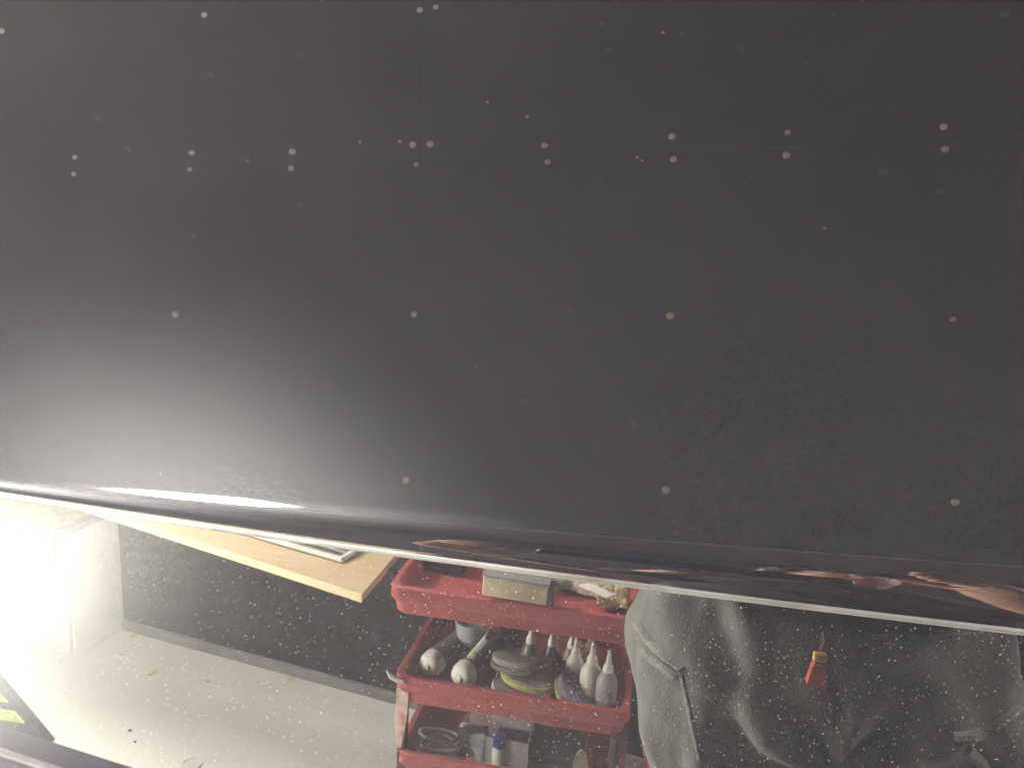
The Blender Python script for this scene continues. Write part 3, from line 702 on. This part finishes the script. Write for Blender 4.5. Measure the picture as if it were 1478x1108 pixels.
def voxel(name, shapes, m, parent, vox, fold, smooth=4):
    """fuse overlapping shapes into one skin, then press folds into it"""
    b = MB()
    for f in shapes: f(b)
    ob = b.build('tmp', m, parent, angle=0)
    r_ = ob.modifiers.new('r', 'REMESH'); r_.mode = 'VOXEL'; r_.voxel_size = vox; r_.use_smooth_shade = True
    s = ob.modifiers.new('s', 'SMOOTH'); s.iterations = smooth; s.factor = .6
    dg = bpy.context.evaluated_depsgraph_get(); me = bpy.data.meshes.new_from_object(ob.evaluated_get(dg))
    o_ = V(parent['o_'])
    nr = [v.normal.copy() for v in me.vertices]
    for v, n in zip(me.vertices, nr):
        w_ = v.co+o_; rm = V((w_.x, -w_.y, w_.z)); nn = V((n.x, -n.y, n.z))
        v.co += n*fold(rm, nn)
    me.materials.clear(); me.materials.append(m); me.name = name
    for p in me.polygons: p.use_smooth = True
    bpy.data.objects.remove(ob)
    ob = bpy.data.objects.new(name, me); COL.objects.link(ob); ob.parent = parent; ob['o_'] = parent['o_']; return ob
def ell(cx_, cy_, cz_, rx, ry, n=36, tiltx=0): return [V((cx_+rx*cos(2*pi*i/n), cy_+ry*sin(2*pi*i/n), cz_+tiltx*rx*cos(2*pi*i/n))) for i in range(n)]
def tr_waist(b): b.rings([ell(BX, BY, z, rx, ry) for z, rx, ry in ((1.03, .20, .14), (.98, .225, .15), (.92, .240, .158), (.86, .232, .158), (.83, .20, .14))])
def tr_leg(s):
    left = ((.93, -.115, 0, .125, .13), (.86, -.118, 0, .120, .135), (.76, -.116, -.01, .093, .125), (.64, -.092, -.02, .078, .115), (.50, -.095, -.02, .078, .10), (.34, -.120, .0, .082, .10), (.18, -.122, .015, .085, .095), (.06, -.122, .02, .084, .095))
    right = ((.93, .115, 0, .135, .13), (.86, .128, 0, .142, .135), (.76, .150, -.01, .112, .130), (.64, .170, -.02, .095, .122), (.50, .145, -.02, .095, .105), (.34, .135, .0, .088, .10), (.18, .130, .015, .088, .095), (.06, .128, .02, .086, .095))
    def f(b): b.rings([ell(BX+dx, BY+dy, z, rx, ry) for z, dx, dy, rx, ry in (left if s < 0 else right)])
    return f
def fold(p, n):
    s = 1 if p.x > BX else -1
    u = (p.x-BX)*s; z = p.z
    wv = noise.noise(V((p.x*9, p.y*9, z*5)))*1.6
    # folds fan out from the crotch and hang down the thigh
    ang = atan2(.84-z, u+.02)
    crotch = max(0, 1-abs((V((p.x, p.y, z))-V((BX, BY-.1, .80))).length)/.30)
    d = .0180*crotch*sin(ang*9+wv*2)
    d += .0140*sin(u*55+z*16*s+wv*2.4)*(.5+.5*noise.noise(V((u*6, z*4, 3*s))))
    d += .0035*noise.noise(V((p.x*38, p.y*38, z*9))) + .0006*noise.noise(V((p.x*90, p.y*90, z*60)))
    kz = max(0, 1-abs(z-.5)/.1); d += .008*kz*sin(z*95+u*25+wv)
    return d
voxel('trousers', [tr_waist, tr_leg(-1), tr_leg(1)], cloth_g, person, .0062, fold)
def sh_body(b): b.rings([ell(BX, BY+dy, z, rx, ry) for z, dy, rx, ry in ((1.06, 0, .228, .165), (1.10, 0, .20, .148), (1.22, 0, .19, .135), (1.33, 0, .195, .13), (1.42, 0, .15, .10), (1.465, -.01, .07, .07))])
def sh_arm(s):
    def f(b):
        e = V((BX+s*.245, BY-.03, 1.2)); b.tube([(BX+s*.11, BY, 1.40), (BX+s*.18, BY, 1.38), (BX+s*.22, BY-.02, 1.28), e], [.06, .068, .062, .060], 20)
    return f
voxel('shirt', [sh_body, sh_arm(-1), sh_arm(1)], shirt_m, person, .009, lambda p, n: .006*sin(p.z*40+p.x*30+3*noise.noise(p*8))+.006*noise.noise(p*14))
for s in (-1, 1):
    b = MB(); x0, y0 = BX+s*.126, BY+.03
    b.rings([[V((x0+rx*cos(a)*1, y0-.055+ry*sin(a), z)) for a in [2*pi*i/28 for i in range(28)]] for z, rx, ry in ((.0, .048, .135), (.018, .052, .14), (.022, .048, .135), (.06, .046, .12))])
    b.rings([[V((x0+rx*cos(a), y0-.055+dy+ry*sin(a), z)) for a in [2*pi*i/28 for i in range(28)]] for z, dy, rx, ry in ((.058, 0, .045, .118), (.085, .03, .043, .085), (.12, .05, .042, .055))])
    b.build('shoe', mat('shoe_black', (.03, .03, .03), .6) if s < 0 else bpy.data.materials['shoe_black'], person)
# pocket edges: thick hemmed bands standing off the thighs
from_tr = bpy.data.objects['trousers']
tb = BVHTree.FromPolygons([v.co+V(from_tr['o_']) for v in from_tr.data.vertices], [tuple(p.vertices) for p in from_tr.data.polygons])
def on_trousers(px, py, off):
    d = ray(px, py); m_o, m_d = V((CAM.x, CAM.y, CAM.z)), d                      # the mirrored line of sight
    o2, d2 = V((m_o.x, -m_o.y, m_o.z)), V((m_d.x, -m_d.y, m_d.z))
    hit, n, i, dist = tb.ray_cast(o2, d2)
    if hit is None: return None
    if n.dot(d2) > 0: n = -n
    q = hit+n*off; return V((q.x, -q.y, q.z))
def band(path, wpx, m, name, off=.004, thick=.004):
    pts = []
    for (a, b_), (c, d_) in zip(path, path[1:]):
        for k in range(6): pts.append((a+(c-a)*k/6, b_+(d_-b_)*k/6))
    pts.append(path[-1]); g = []
    for i, (x, y) in enumerate(pts):
        xa, ya = pts[max(0, i-1)]; xb, yb = pts[min(len(pts)-1, i+1)]
        L2 = math.hypot(xb-xa, yb-ya); nx, ny = -(yb-ya)/L2*wpx/2, (xb-xa)/L2*wpx/2
        ps = [on_trousers(x+nx*k, y+ny*k, off+(thick if abs(k) < .6 else 0)) for k in (-1, -.5, 0, .5, 1)]
        qs = [on_trousers(x+nx*k, y+ny*k, -.002) for k in (1, -1)]
        if None in ps or None in qs: continue
        g.append(ps+qs)
    if len(g) < 3: print('band missing', name); return
    b = MB(); b.rings(g); b.build(name, m, person, angle=60)
hem = mat('trouser_hem', (.25, .255, .22), .95, var=.12, scale=40, bump=.6, bscale=350, sheen=.25)
band([(922, 900), (938, 926), (960, 948), (986, 966)], 10, hem, 'pocket_edge', .003, .005)
band([(930, 938), (950, 956), (976, 976)], 9, hem, 'pocket_edge', .003, .004)
band([(984, 974), (992, 1010), (1000, 1050), (1010, 1095)], 6, hem, 'side_seam', .0015, .0015)
band([(1376, 1062), (1410, 1058), (1445, 1040), (1468, 1022)], 12, hem, 'pocket_edge', .003, .005)
band([(1394, 1080), (1415, 1098), (1424, 1120)], 16, hem, 'pocket_edge', .003, .003)
# phone in the hands, lens at the picture's viewpoint
ph = thing('phone', (.055, .362, 1.41), 'black smartphone held up sideways in the person\'s hands', 'phone')
MB().box((-.095, .358, 1.402), (.200, .366, 1.482) if False else (.19, .366, 1.478), bevel=.0035).build('phone_body', mat('phone_black', (.02, .02, .02), .25), ph)
MB().lathe((0.012, .3578, 1.452), (0, -1, 0), [(0, .007), (.0012, .0068), (.0012, .005), (.0004, .0045), (.0004, .001)], 24).build('lens', mat('lens_dark', (.01, .01, .015), .1), ph)
# red and yellow tag hanging at the front of the trousers
p = P(1184, 944, y=BY-.175)
kt = thing('key_tag', p, 'red key tag with a yellow clip hanging at the front of the trousers', 'tag')
MB().tube([p+V((0, 0, .026)), p+V((.002, -.002, .018)), p+V((0, 0, .006))], .002, 8).build('cord', mat('cord_brown', (.22, .09, .05), .8), kt)
MB().box((p.x-.007, p.y-.004, p.z-.008), (p.x+.007, p.y+.004, p.z+.002), bevel=.002).build('clip', mat('clip_yellow', (.65, .42, .06), .5), kt)
b = MB(); b.rings([[V((p.x+sx*w_, p.y+sy*.005, p.z+z)) for sx, sy in ((-1, -1), (1, -1), (1, 1), (-1, 1))] for w_, z in ((.009, -.036), (.0105, -.034), (.007, -.013), (.005, -.009))]); b.build('tag_body', mat('tag_red', (.42, .07, .055), .5), kt)

for o in bpy.data.objects:
    if 'o_' in o: del o['o_']
